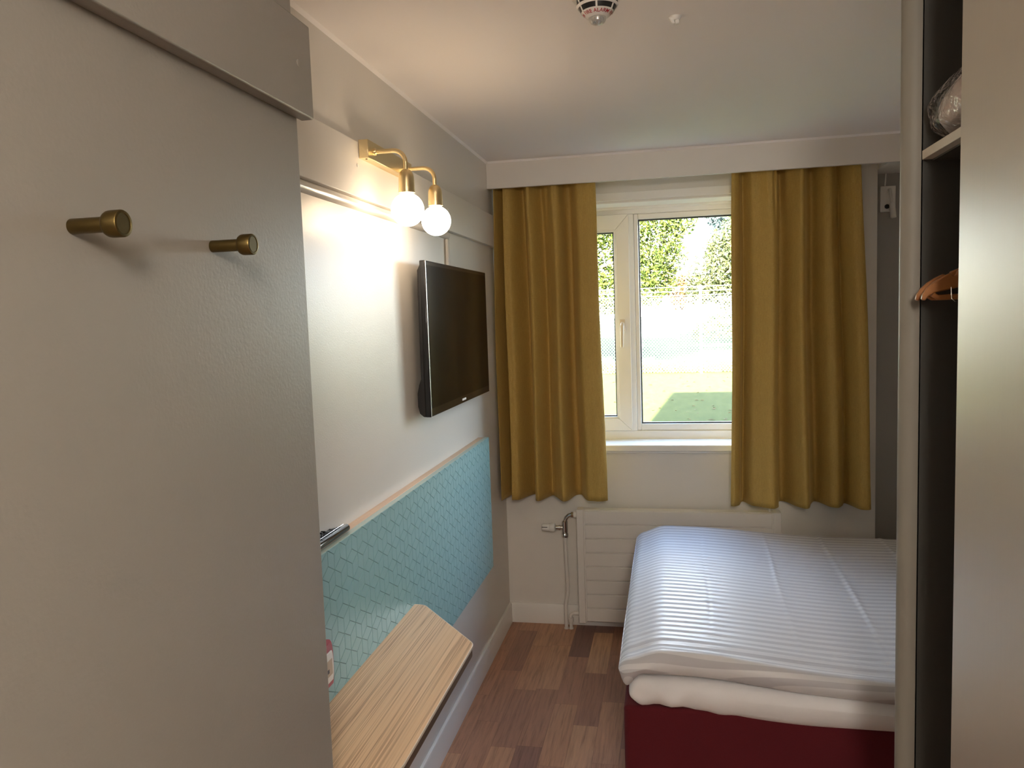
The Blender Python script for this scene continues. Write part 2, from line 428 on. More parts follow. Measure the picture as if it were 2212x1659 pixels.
# glazing bead of fixed pane
f = MB(); gx0, gx1, gz0, gz1 = -.145, .63, 1.048, 2.126
f.box(-.168,gx0,FY+.02,yf1,1.012,2.155); f.box(gx1,.65,FY+.02,yf1,1.012,2.155)
f.box(gx0,gx1,FY+.02,yf1,gz1,2.155); f.box(gx0,gx1,FY+.02,yf1,1.012,gz0)
f.build('glazing_bead', M['upvc'], win, bevel=.004)
def ring(x0,x1,z0,z1,y0,y1,wd):
    return MB().box(x0,x0+wd,y0,y1,z0,z1).box(x1-wd,x1,y0,y1,z0,z1).box(x0+wd,x1-wd,y0,y1,z1-wd,z1).box(x0+wd,x1-wd,y0,y1,z0,z0+wd)
ring(gx0,gx1,gz0,gz1,FY+.035,FY+.055,.007).build('seal', M['seal'], win)
MB().box(gx0,gx1,FY+.044,FY+.048,gz0,gz1).build('pane', M['glass'], win)
# opening sash with mitred corners
sx0, sx1, sz0, sz1 = -.715, -.193, 1.016, 2.153
ix0, ix1, iz0, iz1 = -.637, -.272, 1.090, 2.066
sash = thing('sash', (0,0,0), None, None); sash.parent = win; sash.location = Vector((sx0,FY,sz0))-win.location
s_ = MB()
g_ = .0004
def mitre(mb, o0, o1, p0, p1, i0, i1, j0, j1, y0, y1):
    # four mitred members between outer rect (o0..o1,p0..p1) and inner rect (i0..i1,j0..j1)
    for poly in ([(o0,p0),(o1,p0),(i1,j0),(i0,j0)], [(o0,p1),(i0,j1),(i1,j1),(o1,p1)], [(o0,p0),(i0,j0),(i0,j1),(o0,p1)], [(o1,p0),(o1,p1),(i1,j1),(i1,j0)]):
        cxm = sum(q[0] for q in poly)/4; czm = sum(q[1] for q in poly)/4
        poly = [(q[0]+(cxm-q[0])*.0015, q[1]+(czm-q[1])*.0015) for q in poly]
        mb.prism(poly, 'y', y0, y1)
mitre(s_, sx0, sx1, sz0, sz1, ix0-.012, ix1+.012, iz0-.012, iz1+.012, FY-.008, FY+.07)
mitre(s_, ix0-.012, ix1+.012, iz0-.012, iz1+.012, ix0, ix1, iz0, iz1, FY+.002, FY+.07)
s_.build('sash_frame', M['upvc'], sash, bevel=.0015)
ring(ix0,ix1,iz0,iz1,FY+.02,FY+.045,.006).build('seal', M['seal'], sash)
MB().box(ix0,ix1,FY+.034,FY+.038,iz0,iz1).build('pane', M['glass'], sash)
h = MB()
hx, hz = -.234, 1.59
h.box(hx-.014,hx+.014,FY-.018,FY-.008,hz-.045,hz+.018)
h.tube([(hx,FY-.016,hz-.005),(hx,FY-.040,hz-.008),(hx,FY-.047,hz-.02),(hx-.002,FY-.047,hz-.07),(hx-.003,FY-.045,hz-.128)], [.010,.010,.0105,.009,.008], 12)
h.build('handle', M['handle'], win, bevel=.002, label='beige window handle')
# reveal lining, casing board and sill
c = MB()
c.box(OX0-.05,OX1+.05,D-.012,D,OZ1+.008,OZ1+.048); c.box(OX0-.05,OX0-.006,D-.012,D,OZ0,OZ1+.008); c.box(OX1+.006,OX1+.05,D-.012,D,OZ0,OZ1+.008)
struct('trim_7', c, M['upvc'], 'white casing board around the window opening', 'trim', bevel=.002)
c = MB(); c.box(OX0,OX1,D,FY+.012,OZ1-.004,OZ1); c.box(OX0,OX0+.006,D,FY+.012,OZ0,OZ1); c.box(OX1-.006,OX1,D,FY+.012,OZ0,OZ1)
struct('trim_8', c, M['upvc'], 'smooth white lining inside the window recess', 'trim')
c = MB(); c.prism([(3.955,.938),(FY+.012,.938),(FY+.012,.969),(3.958,.969),(3.955,.966)], 'x', OX0-.06, OX1+.06); c.box(OX0-.04,OX1+.04,D-.010,D,.922,.938)
struct('trim_9', c, M['upvc'], 'white window sill board with a rounded nose', 'window sill', bevel=.002)

# ------------------------------------------------------------------ curtains
def catmull(P, n):
    out = []
    for i in range(len(P)-1):
        p0 = P[max(i-1,0)]; p1 = P[i]; p2 = P[i+1]; p3 = P[min(i+2,len(P)-1)]
        for k in range(n):
            t = k/n
            out.append(tuple(.5*((2*p1[a])+(-p0[a]+p2[a])*t+(2*p0[a]-5*p1[a]+4*p2[a]-p3[a])*t*t+(-p0[a]+3*p1[a]-3*p2[a]+p3[a])*t**3) for a in range(2)))
    out.append(P[-1]); return out
def curtain(name, bottom, xt0, xt1, zt, zb, label, seed):
    rng = random.Random(seed)
    pts = catmull(bottom, 14); xb0 = bottom[0][0]; xb1 = bottom[-1][0]
    n = len(pts); rows = 60; vs = []; fs = []
    ph = [rng.uniform(0, 6.28) for _ in range(4)]
    for r in range(rows+1):
        t = r/rows                       # 0 top .. 1 bottom
        k = t**.8
        for i, (x, y) in enumerate(pts):
            u = i/(n-1)
            xt = xt0 + (xt1-xt0)*(x-xb0)/(xb1-xb0)
            ym = 3.872
            amp = .8+.55*k
            xx = xt*(1-k) + x*k
            yy = ym + (y-ym)*amp
            g = max(0, 1-t/.22)          # header gathers
            yy += g*.017*sin(u*2*pi*13+ph[0]+2*sin(u*17)) * (.5+.5*sin(u*9+ph[1]))
            xx += .006*sin(t*4.2+ph[2]+u*7)*sin(pi*t)
            yy += .006*sin(t*3+ph[3]+u*11)*sin(pi*t) + .0075*sin(u*2*pi*10.5+ph[1]+1.5*sin(u*6))*(.5+.5*t)
            yy = min(3.972, max(yy, 3.822 - .032*min(1, max(0, (t-.08)/.4))))
            z = zt + (zb-zt)*t
            if t > .94: yy -= .0022
            vs.append((xx, yy, z))
    for r in range(rows):
        for i in range(n-1):
            fs.append((r*n+i, r*n+i+1, (r+1)*n+i+1, (r+1)*n+i))
    o = MB().add(vs, fs).build(name, M['curtain'], fix=False, smooth=180)
    so = o.modifiers.new('thick', 'SOLIDIFY'); so.thickness = .0022; so.offset = 0
    props(o, label, 'curtain', 'curtains at the window')
    return o
curtain('curtain', [(-.843,3.815),(-.832,3.85),(-.806,3.93),(-.800,3.90),(-.795,3.845),(-.785,3.825),(-.76,3.83),(-.725,3.89),(-.692,3.925),(-.680,3.89),(-.674,3.845),(-.662,3.822),(-.64,3.83),(-.60,3.905),(-.575,3.89),(-.55,3.84),(-.527,3.820),(-.502,3.84),(-.478,3.92),(-.455,3.93),(-.43,3.88),(-.40,3.832),(-.36,3.822),(-.308,3.842)],
        -.838, -.337, 2.38, .712, 'mustard brown curtain at the left side of the window, beside the television wall', 3)
curtain('curtain', [(.287,3.85),(.305,3.835),(.325,3.86),(.342,3.905),(.362,3.90),(.39,3.855),(.43,3.828),(.465,3.82),(.49,3.815),(.506,3.84),(.512,3.90),(.53,3.925),(.56,3.91),(.59,3.86),(.622,3.815),(.642,3.83),(.662,3.89),(.688,3.925),(.715,3.91),(.745,3.852),(.775,3.835),(.80,3.875),(.818,3.905),(.838,3.885),(.868,3.825),(.893,3.808),(.914,3.83),(.918,3.86)],
        .308, .866, 2.38, .692, 'mustard brown curtain at the right side of the window, beside the dark recess', 5)

# ------------------------------------------------------------------ radiator
rad = thing('radiator', (.026,3.93,.05), 'flat white panel radiator with horizontal grooves under the window', 'radiator')
RX0, RX1, RZ0, RZ1, RY = -.475, .527, .056, .644, 3.888
p = MB(); nsl = 8; hh = (RZ1-RZ0)/nsl
for k in range(nsl):
    p.box(RX0+.042 if True else 0, RX1-.042, RY, RY+.012, RZ0+k*hh+.0028, RZ0+(k+1)*hh-.0028)
p.box(RX0+.036, RX1-.036, RY+.009, RY+.05, RZ0, RZ1-.004)
p.build('front_panel', M['rad'], rad, bevel=.0025)
for a in (RX0+.036, RX1-.042): MB().box(a,a+.006,RY+.0015,RY+.01,RZ0,RZ1).build('front_edge', M['rad'], rad)
for (a, b_) in ((RX0,RX0+.036),(RX1-.036,RX1)):
    MB().box(a,b_,RY-.004,RY+.062,RZ0-.008,RZ1+.003).build('side_cover', M['rad'], rad, bevel=.003)
MB().box(RX0+.036,RX1-.036,RY+.012,RY+.06,RZ1-.004,RZ1).build('top_grille', M['rad'], rad, bevel=.001)
MB().lathe([(.006,0),(.006,.012),(.004,.016)], (RX1-.05,RY+.035,RZ1), 'z', 14).build('bleed_plug', M['white'], rad, smooth=40)
for x in (-.3,.35): MB().box(x-.02,x+.02,RY+.05,D-.0005,.15,.55).build('wall_bracket', M['rad'], rad)
# valve
PY = 3.925
v = MB().tube([(RX0+.0,PY,.612),(-.500,PY,.612),(-.519,PY,.607),(-.533,PY,.594),(-.540,PY,.574),(-.541,PY,.55)], .0105, 14)
v.lathe([(.015,0),(.015,.02)], (-.506,PY,.612), 'x', 6); v.lathe([(.013,-.03),(.015,-.028),(.015,.03),(.013,.032)], (-.541,PY,.545), 'z', 16)
v.lathe([(.0165,0),(.0165,.018),(.013,.022)], (-.541,PY,.492), 'z', 8); v.lathe([(.010,0),(.010,.03)], (-.541,PY,.50), 'z', 14)
v.lathe([(.011,0),(.011,.014),(.014,.015),(.014,.024),(.011,.025),(.011,.045)], (-.588,PY,.541), 'x', 18)
vo = v.build('valve', M['chrome'], rad, smooth=40, label='chrome radiator valve')
k = MB().lathe([(.016,0),(.019,.003),(.0195,.04),(.0225,.043),(.0235,.05),(.0235,.062),(.021,.068),(.015,.070)], (-.661,PY,.541), 'x', 28)
k.build('thermostat_knob', M['white'], vo, smooth=40)
MB().box(-.66,-.63,PY-.0212,PY-.0195,.545,.548).build('scale_mark', M['black'], vo)
MB().lathe([(.015,0),(.016,.002),(.016,.018),(.015,.02)], (-.494,PY,.612), 'x', 18).build('union_nut', M['white'], vo, smooth=40)
pp = MB().tube([(-.541,PY,.493),(-.540,PY,.40),(-.537,PY,.30),(-.534,PY,.24),(-.535,PY,.19),(-.542,PY,.155),(-.547,PY,.13),(-.548,PY,.09),(-.547,PY,.0)], .0095, 14)
pp.lathe([(.0125,0),(.0125,.006)], (-.547,PY,0), 'z', 18)
pp.build('supply_pipe', M['pipe'], rad, smooth=40)
pr = MB().tube([(RX0,PY,.085),(-.505,PY,.085),(-.515,PY,.082),(-.522,PY,.074),(-.523,PY,.06),(-.522,PY,.0)], .009, 14)
pr.lathe([(.012,0),(.013,.002),(.013,.016),(.012,.018)], (-.507,PY,.085), 'x', 8); pr.lathe([(.013,0),(.014,.003),(.014,.02),(.012,.022)], (-.522,PY,.038), 'z', 18)
pr.lathe([(.0105,0),(.0105,.025)], (-.497,PY,.085), 'x', 14); pr.lathe([(.0115,0),(.0115,.007)], (-.522,PY,0), 'z', 18)
pr.build('return_pipe', M['pipe'], rad, smooth=40)

# ------------------------------------------------------------------ left wall things
# cable duct below the board
duct = thing('cable_duct', (L,2.4,1.95), 'rounded white cable duct under the board, turning down to the television', 'cable duct')
prof = []
for k in range(9):
    a = -pi/2+pi*k/8
    prof.append((L+.0006+.014*max(0, cos(a))**.7, 1.974+.0155*sin(a)))
MB().prism(prof, 'y', 1.27, 3.035).build('horizontal_channel', M['duct'], duct, smooth=50)
MB().box(L+.0006,L+.013,3.0,3.03,1.70,1.9584).build('vertical_channel', M['duct'], duct, bevel=.004)

# wall lamp
lamp = thing('wall_lamp', (L+.02,2.29,2.13), 'brass wall lamp with two bent arms and glowing round bulbs', 'lamp')
MB().box(L+.02,L+.048,2.10,2.48,2.100,2.151).build('back_plate', M['brass'], lamp, bevel=.0012)
for y in (2.115,2.465): MB().lathe([(.003,0),(.003,-.0015)], (L+.036,y,2.100), 'z', 12).build('screw', M['brassdark'], lamp, smooth=40)
for y in (2.15,2.43):
    x0, xb, zt = L+.048, -.722, 2.125
    R = .036
    path = [(x0,y,zt),(xb-R-.02,y,zt),(xb-R,y,zt)] + [(xb-R+R*sin(a),y,zt-R+R*cos(a)) for a in [radians(q) for q in (15,30,45,60,75,90)]] + [(xb,y,2.062)]
    a_ = MB().tube(path, .0065, 14); a_.lathe([(.010,0),(.010,.003),(.0085,.006)], (x0,y,zt), 'x', 18)
    arm = a_.build('arm', M['brass'], lamp, smooth=40)
    MB().lathe([(.0065,.066),(.012,.064),(.0180,.057),(.0212,.048),(.0222,.040),(.0232,.002),(.0232,0),(.0212,0),(.0200,.03)], (xb,y,2.004), 'z', 28, cap=False).build('lamp_holder', M['brass'], arm, smooth=50)
    gp = [(.0145,.062),(.0145,.050)]
    zc = 0; Rb = .0472
    for q in range(19, -1, -1):
        a = -pi/2 + (pi/2+radians(66))*q/19
        gp.append((max(.0004, Rb*cos(a)), Rb*sin(a)))
    MB().lathe(gp, (xb,y,1.957), 'z', 36).build('bulb', M['bulb'], arm, smooth=60, label='glowing white globe bulb')

# television
tv = thing('television', (L+.03,2.98,1.308), 'black flat television on the left wall next to the curtain', 'television')
TX = L+.061
MB().box(TX-.020,TX,2.535,3.425,1.308,1.843).build('casing', M['blackgloss'], tv, bevel=.003)
bk = MB().prism([(TX-.020,1.830),(TX-.030,1.81),(TX-.032,1.44),(TX-.040,1.42),(TX-.047,1.39),(TX-.047,1.345),(TX-.041,1.32),(TX-.028,1.309),(TX-.020,1.308)], 'y', 2.539, 3.421)
bk.build('back_cover', M['black'], tv, bevel=.002)
MB().box(TX,TX+.0012,2.549,3.411,1.337,1.828).build('screen', M['screen'], tv)
MB().box(TX,TX+.0018,2.536,2.541,1.310,1.841).build('bezel_edge', M['silver'], tv)
ft = MB(); xx = 2.951
for w_ in (.008,.009,.006,.009,.008,.007,.009):
    ft.box(TX,TX+.0016,xx,xx+w_*.72,1.3185,1.3265); xx += w_
ft.build('logo', M['labelwhite'], tv)
MB().box(L,TX-.047,2.88,2.985,1.33,1.41).box(L,TX-.032,2.88,2.985,1.5,1.7).build('wall_bracket', M['black'], tv)

# teal panel
PX = -.815
pan = thing('wall_panel', (L,2.22,.485), 'teal wall panel with an engraved rhombus pattern above the desk', 'wall panel')
PY0, PY1, PZ0, PZ1 = 1.0, 3.445, .485, 1.095
MB().box(PX-.02,PX-.0016,PY0,PY1,PZ0,PZ1).build('board', [M['tealedge']], pan, bevel=.0008)
MB().box(L,PX-.02,PY0,PY1-.02,PZ0+.02,PZ1+.001).build('wood_ledge', M['ledge'], pan, bevel=.0008)
def clip(poly, ax, val, keep_less):
    out = []
    for i in range(len(poly)):
        a, b = poly[i], poly[(i+1) % len(poly)]
        ia = (a[ax] <= val) if keep_less else (a[ax] >= val); ib = (b[ax] <= val) if keep_less else (b[ax] >= val)
        if ia: out.append(a)
        if ia != ib:
            t = (val-a[ax])/(b[ax]-a[ax]); out.append((a[0]+t*(b[0]-a[0]), a[1]+t*(b[1]-a[1])))
    return out
def inset(poly, d):
    n = len(poly); A = sum(poly[i][0]*poly[(i+1)%n][1]-poly[(i+1)%n][0]*poly[i][1] for i in range(n))/2
    if abs(A) < 2e-5: return None
    if A < 0: poly = poly[::-1]
    out = []
    for i in range(n):
        p0, p1, p2 = (Vector(poly[(i+k) % n]) for k in (-1,0,1))
        e1 = (p1-p0); e2 = (p2-p1)
        if e1.length < 1e-6 or e2.length < 1e-6: return None
        e1.normalize(); e2.normalize(); n1 = Vector((-e1.y,e1.x)); n2 = Vector((-e2.y,e2.x))
        q = 1+n1.dot(n2)
        if q < .05: return None
        out.append(tuple(p1+(n1+n2)*(d/q)))
    B = sum(out[i][0]*out[(i+1)%n][1]-out[(i+1)%n][0]*out[i][1] for i in range(n))/2
    return out if B > 1e-6 else None
def dedupe(poly):
    out = []
    for q in poly:
        if not out or (abs(q[0]-out[-1][0])+abs(q[1]-out[-1][1]) > 1e-5): out.append(q)
    if len(out) > 1 and abs(out[0][0]-out[-1][0])+abs(out[0][1]-out[-1][1]) < 1e-5: out.pop()
    return out
tl = MB(); PP, HH = .0722, .0395
y_ref, z_ref = 1.707, 1.0955
for rz in range(-2, 13):
    for cy in range(-12, 28):
        ya = y_ref + cy*PP + (rz % 2)*PP/2; za = z_ref - rz*1.5*HH
        A = (ya, za); B = (ya+PP/2, za-HH/2); A2 = (ya+PP, za); Dd = (ya, za-HH); E_ = (ya+PP/2, za-1.5*HH); D2 = (ya+PP, za-HH); Tp = (ya+PP/2, za+HH/2)
        for poly in ([A,Dd,E_,B], [B,E_,D2,A2], [Tp,A,B,A2]):
            q = list(poly)
            for ax, val, kl in ((0,PY0,0),(0,PY1,1),(1,PZ0,0),(1,PZ1,1)):
                if q: q = clip(q, ax, val, kl)
            q = dedupe(q)
            if len(q) < 3: continue
            o1 = inset(q, .00035); o2 = inset(q, .0012)
            if not o1 or not o2: continue
            if len(o1) != len(o2): continue
            n = len(o1)
            tl.add([(PX-.0016,)+p for p in o1]+[(PX,)+p for p in o2], [tuple(range(n, 2*n))]+[(i,(i+1)%n,n+(i+1)%n,n+i) for i in range(n)])
tl.m = 1; tl.box(PX-.0019,PX-.0013,PY0+.0005,PY1-.0005,PZ0+.0005,PZ1-.0005)
tl.build('patterned_face', [M['teal'], M['tealgroove']], pan, fix=False)

# wall desk
desk = thing('wall_desk', (-.68,1.75,.70), 'light oak wall desk with cut off corners under the teal panel', 'desk')
def fillet(poly, rad, n=6):
    out = []
    for i, p in enumerate(poly):
        r = rad[i]
        if r == 0: out.append(p); continue
        p = Vector(p); a = (Vector(poly[i-1])-p).normalized(); b = (Vector(poly[(i+1)%len(poly)])-p).normalized()
        th = a.angle(b); d = r/tan(th/2); c = p+(a+b).normalized()*(r/sin(th/2))
        s = p+a*d-c; e = p+b*d-c; a0 = atan2(s.y,s.x); a1 = atan2(e.y,e.x)
        da = (a1-a0+pi) % (2*pi)-pi
        out += [(c.x+r*cos(a0+da*k/n), c.y+r*sin(a0+da*k/n)) for k in range(n+1)]
    return out
XF = -.550
outl = fillet([(PX,2.318),(-.782,2.318),(XF,2.045),(XF,1.435),(-.78,1.165),(PX,1.165)], [0,.04,.05,.05,.04,0])
def scale_out(poly, d):
    q = inset(poly, d); return q
MB().prism(outl, 'z', .7035, .7285).m
tp = MB(); inn = inset(outl, .0015)
n = len(outl)
ccw = sum(outl[i][0]*outl[(i+1)%n][1]-outl[(i+1)%n][0]*outl[i][1] for i in range(n)) > 0
oo = outl if ccw else outl[::-1]
tp.prism(oo, 'z', .7265, .7304)
tp.build('desk_top', M['desk'], desk, bevel=.0006)
ee = inset(oo, .0003)
eo = inset(oo, -.0016)
MB().prism([(max(p[0], PX), p[1]) for p in eo], 'z', .7238, .7302).build('edge_band', M['deskedge'], desk)
lo = inset(oo, .0012)
MB().prism([(max(p[0], PX), p[1]) for p in lo], 'z', .6985, .7245).build('core_board', M['deskdark'], desk, bevel=.002)
for y in (1.45,2.05): MB().box(PX,-.64,y-.012,y+.012,.668,.698).build('support_bracket', M['deskdark'], desk)

# maroon socket
so = thing('power_socket', (PX,1.631,.784), 'maroon framed wall socket on the teal panel above the desk', 'socket')
SY0, SY1, SZ0, SZ1 = 1.587, 1.675, .784, .892
half = []
for k in range(13):
    t = k/12; half.append((SY1-.009+.009*sin(pi*t)**.6 if 0 < t < 1 else SY1-.009, SZ0+(SZ1-SZ0)*t))
outline = half + [(2*1.631-p[0], p[1]) for p in half[::-1]]
ymid = 1.631
n = len(outline); sm = [(ymid+(p[0]-ymid)*.86, .838+(p[1]-.838)*.94) for p in outline]
fr = MB().add([(PX,)+p for p in outline]+[(PX+.013,)+p for p in outline]+[(PX+.019,)+p for p in sm],
              [tuple(range(n))[::-1], tuple(range(2*n,3*n))]+[(i,(i+1)%n,n+(i+1)%n,n+i) for i in range(n)]+[(n+i,n+(i+1)%n,2*n+(i+1)%n,2*n+i) for i in range(n)])
fr.build('frame', M['maroon'], so, smooth=35)
sm2 = [(ymid+(p[0]-ymid)*.66, .836+(p[1]-.838)*.66) for p in outline]
MB().prism(sm2, 'x', PX+.019, PX+.023).build('insert', M['white'], so, bevel=.001)
MB().box(PX+.023,PX+.0238,ymid-.018,ymid+.021,.816,.854).build('contact', M['beige'], so, bevel=.0004)
MB().box(PX+.0238,PX+.0243,ymid-.018,ymid+.002,.825,.834).build('slot', M['black'], so)

# black case on the ledge
cs = thing('black_case', (-.838,1.80,1.096), 'black case with glossy rounded edge and ribbed top lying on the wood ledge', 'case')
z0 = PZ1+.001
MB().tube([(-.8375,1.55,z0+.0095),(-.8375,1.876,z0+.0095),(-.8375,1.880,z0+.0095)], [.0095,.0095,.007], 20).build('edge_bar', M['blackgloss'], cs, smooth=50)
for dz, dx in ((.0165,-.0045),(.0185,-.0085)):
    MB().tube([(-.8375+dx,1.552,z0+dz),(-.8375+dx,1.875,z0+dz)], .0009, 8).build('silver_line', M['silver'], cs, smooth=50)
rb = MB()
for k in range(33):
    y = 1.57+.009*k; hgt = .014+.014*smooth01((1.87-y)/.12)
    rb.box(-.8595,-.8475,y,y+.0055,z0,z0+hgt*(.9+.2*random.random()))
rb.build('ribbed_top', M['black'], cs, bevel=.001)

# ------------------------------------------------------------------ coat hooks
hk = thing('coat_hook', (-.613,.722,1.754), 'brass peg coat hook, the nearer and larger looking one, left on the entrance wall', 'coat hook', 'brass coat hooks on the entrance wall')
HP = (-.613,.722,1.754)
MB().lathe([(.0078,0),(.0082,.0008),(.0082,.045)], HP, 'x', 28).build('stem', M['brassdark'], hk, smooth=40)
MB().lathe([(.0082,.041),(.0125,.0435),(.0138,.046),(.0142,.049),(.0142,.061),(.0135,.0622),(.011,.0626),(.0105,.0621),(.0005,.0621)], HP, 'x', 36).build('knob', M['brassdark'], hk, smooth=40)
h2 = copy_tree(hk); h2.location = (-.613,.980,1.754)
h2['label'] = 'brass peg coat hook, the farther one, nearer to the end of the entrance wall'

# ------------------------------------------------------------------ ceiling things
al = thing('smoke_alarm', (-.150,1.90,2.4), 'white and black round fire alarm with clear tip hanging from the ceiling', 'smoke alarm')
AC = (-.150,1.897,2.4)
MB().lathe([(.064,0),(.064,-.010),(.061,-.018),(.0575,-.022),(.030,-.022)], AC, 'z', 48).build('base', M['labelwhite'], al, smooth=40)
MB().lathe([(.043,-.022),(.0485,-.024),(.0475,-.034),(.0385,-.0525),(.030,-.0525)], AC, 'z', 48).build('sensor_core', M['black'], al, smooth=40)
rg = MB().lathe([(.0480,-.0370),(.0490,-.0385),(.0475,-.0420),(.0455,-.0432),(.0415,-.0415),(.0425,-.038),(.0480,-.0370)], AC, 'z', 48, cap=False)
for k in range(6):
    a = radians(-88+60*k)
    c0 = Vector((cos(a),sin(a),0)); t0 = Vector((-sin(a),cos(a),0)); A = Vector(AC)
    q = [A+c0*.0530+Vector((0,0,-.022)), A+c0*.0385+Vector((0,0,-.0545))]
    rg.add([p+t0*s*.0022+o for p in q for s in (-1,1) for o in (Vector((0,0,0)), -c0*.006)], [(0,2,6,4),(1,5,7,3),(0,4,5,1),(2,3,7,6),(0,1,3,2),(4,6,7,5)])
rg.build('cage_ring', M['labelwhite'], al, smooth=40)
RT, ZT, RB, ZB = .0385, -.0520, .0240, -.0650
MB().lathe([(.037,-.0505),(RT,ZT),(RB,ZB),(.020,ZB-.0005)], AC, 'z', 48).build('label_ring', M['labelwhite'], al, smooth=40)
lens = MB().lathe([(.0205,-.063),(.0205,-.067),(.0195,-.0715),(.0165,-.0765),(.010,-.080),(.0005,-.0813)], AC, 'z', 36); lens.build('clear_lens', M['lens'], al, smooth=60)
MB().lathe([(.011,-.0645),(.009,-.072),(.004,-.075)], AC, 'z', 12).build('strobe_tube', M['chrome'], al, smooth=40)
# printed words wrapped round the label ring
def text_mesh(body, size):
    cu = bpy.data.curves.new('txt', 'FONT'); cu.body = body; cu.size = size; cu.align_x = 'CENTER'; cu.align_y = 'CENTER'; cu.resolution_u = 2; cu.offset = size*.012
    ob = bpy.data.objects.new('txt', cu); COL.objects.link(ob)
    dg = bpy.context.evaluated_depsgraph_get(); dg.update()
    me = bpy.data.meshes.new_from_object(ob.evaluated_get(dg))
    V = [tuple(v.co) for v in me.vertices]; F = [tuple(p.vertices) for p in me.polygons]
    bpy.data.objects.remove(ob); bpy.data.meshes.remove(me); bpy.data.curves.remove(cu)
    return V, F
tm = MB()
slope = sqrt((RT-RB)**2+(ZT-ZB)**2)
for word, ang in (('FIRE ALARM \u00b7', -84), ('FIRE ALARM \u00b7', -84+131), ('FIRE ALARM \u00b7', -84-131)):
    V, F = text_mesh(word, .0128)
    out = []
    for (x, y, z) in V:
        u = .5 + y/slope*.98             # 0 bottom .. 1 top along the slope
        r = RB+(RT-RB)*u + .0005; zz = ZB+(ZT-ZB)*u - .0005
        a = radians(ang) + x/.0325
        out.append((AC[0]+r*cos(a), AC[1]+r*sin(a), AC[2]+zz))
    tm.add(out, F)
tm.build('lettering', M['redtext'], al, fix=False, label='red printed words')

ck = thing('ceiling_hook', (.03,2.125,2.4), 'small white plastic hook stuck on the ceiling right of the alarm', 'hook')
MB().lathe([(.015,0),(.014,-.003),(.010,-.010)], (.033,2.125,2.4), 'z', 24).build('foot', M['white'], ck, smooth=40)
MB().prism([(.014,2.398),(.027,2.398),(.031,2.380),(.024,2.380)], 'y', 2.116, 2.130).box(.030,.041,2.118,2.130,2.380,2.396).build('clip', M['white'], ck, bevel=.003)

hl = thing('fill_lamp', (.28,-.85,2.4), 'added unseen white globe giving fill light from the entrance behind the viewer', 'lamp')  # added lamp, out of view, to brighten the hall and far wall
MB().lathe([(.05,0),(.05,-.02),(.04,-.028),(.03,-.05)], (.28,-.85,2.4), 'z', 32).build('stem', M['brass'], hl, smooth=40)
MB().lathe([(max(.0005,.17*sin(radians(q))), -.20+.17*cos(radians(q))) for q in range(14, 181, 8)], (.28,-.85,2.4), 'z', 36).build('globe', M['fillglow'], hl, smooth=60)

# ------------------------------------------------------------------ reading lamp in the recess
rl = thing('reading_lamp', (1.05,4.13,2.09), 'small white reading lamp on the dark recess wall right of the curtain', 'lamp')
NY = 4.13
MB().box(1.022,1.092,NY-.014,NY,2.088,2.212).build('back_plate', M['white'], rl, bevel=.003)
MB().tube([(1.060,NY-.014,2.192),(1.060,NY-.032,2.193),(1.061,NY-.04,2.182),(1.065,NY-.044,2.14),(1.068,NY-.046,2.12)], .006, 12).build('arm', M['white'], rl, smooth=40)
ha = Vector((.06,-.12,-1)).normalized(); hb_ = ha.cross(Vector((0,1,0))).normalized(); hc = ha.cross(hb_)
hd = MB().lathe([(.007,-.002),(.0125,0),(.0135,.003),(.0135,.070),(.010,.070),(.010,.06)], (1.067,NY-.046,2.124), (hb_, hc, ha), 24)
hd.build('lamp_head', M['white'], rl, smooth=40)
MB().lathe([(.011,0),(.011,-.004),(.009,-.005)], (1.052,NY-.014,2.113), 'y', 20).build('switch_button', M['black'], rl, smooth=40)
MB().tube([(1.045,NY-.004,2.212),(1.0465,NY-.004,2.24),(1.048,NY-.004,2.272)], .0035, 10).build('cord', M['white'], rl, smooth=40)

# ------------------------------------------------------------------ bed
bd = thing('bed_base', (.86,3.0,0), 'dark red upholstered box bed base under the white mattress', 'bed')
MB().rbox((.86,3.0,.245), (1.012,.695,.195), .014, (10,10,4)).build('upholstered_box', M['red'], bd, smooth=60)
for (x, y) in ((-.08,2.37),(-.08,3.63),(1.8,2.37),(1.8,3.63)):
    MB().lathe([(.022,0),(.026,.052)], (x,y,0), 'z', 18).build('leg', M['black'], bd, smooth=40)
def dm(w):
    x, y, z = w
    f = smooth01((2.46-y)/.15)                         # near side
    low = smooth01((.49-z)/.05)
    t = smooth01((x+.12)/.55)
    w.z -= .028*smooth01((x+.02)/.75)*smooth01((z-.47)/.04)
    if f > 0:
        w.z -= f*low*(.034*t - .004)
        # puckers near the left corner
        w.y -= f*.010*t*sin(min(1,max(0,(z-.40)/.16))*pi)
        pk = smooth01((.28-x)/.3)
        w.y += f*pk*(.007*sin(x*46+z*38)+.005*sin(x*83-z*60+1))
        w.z += f*low*pk*.004*sin(x*33+1)
    return w
mt = MB().rbox((.865,3.0,.488), (1.0,.713,.045), .040, (110,50,5), dm)
mo = mt.build('mattress', M['sheet'], smooth=180); props(mo, 'white sheeted mattress bulging out between the duvet and the red base', 'mattress')
def cre(x, y, x0, k, wdt, a):
    c = x0 + k*(3.6-y); return a*math.exp(-((x-c)/wdt)**2)
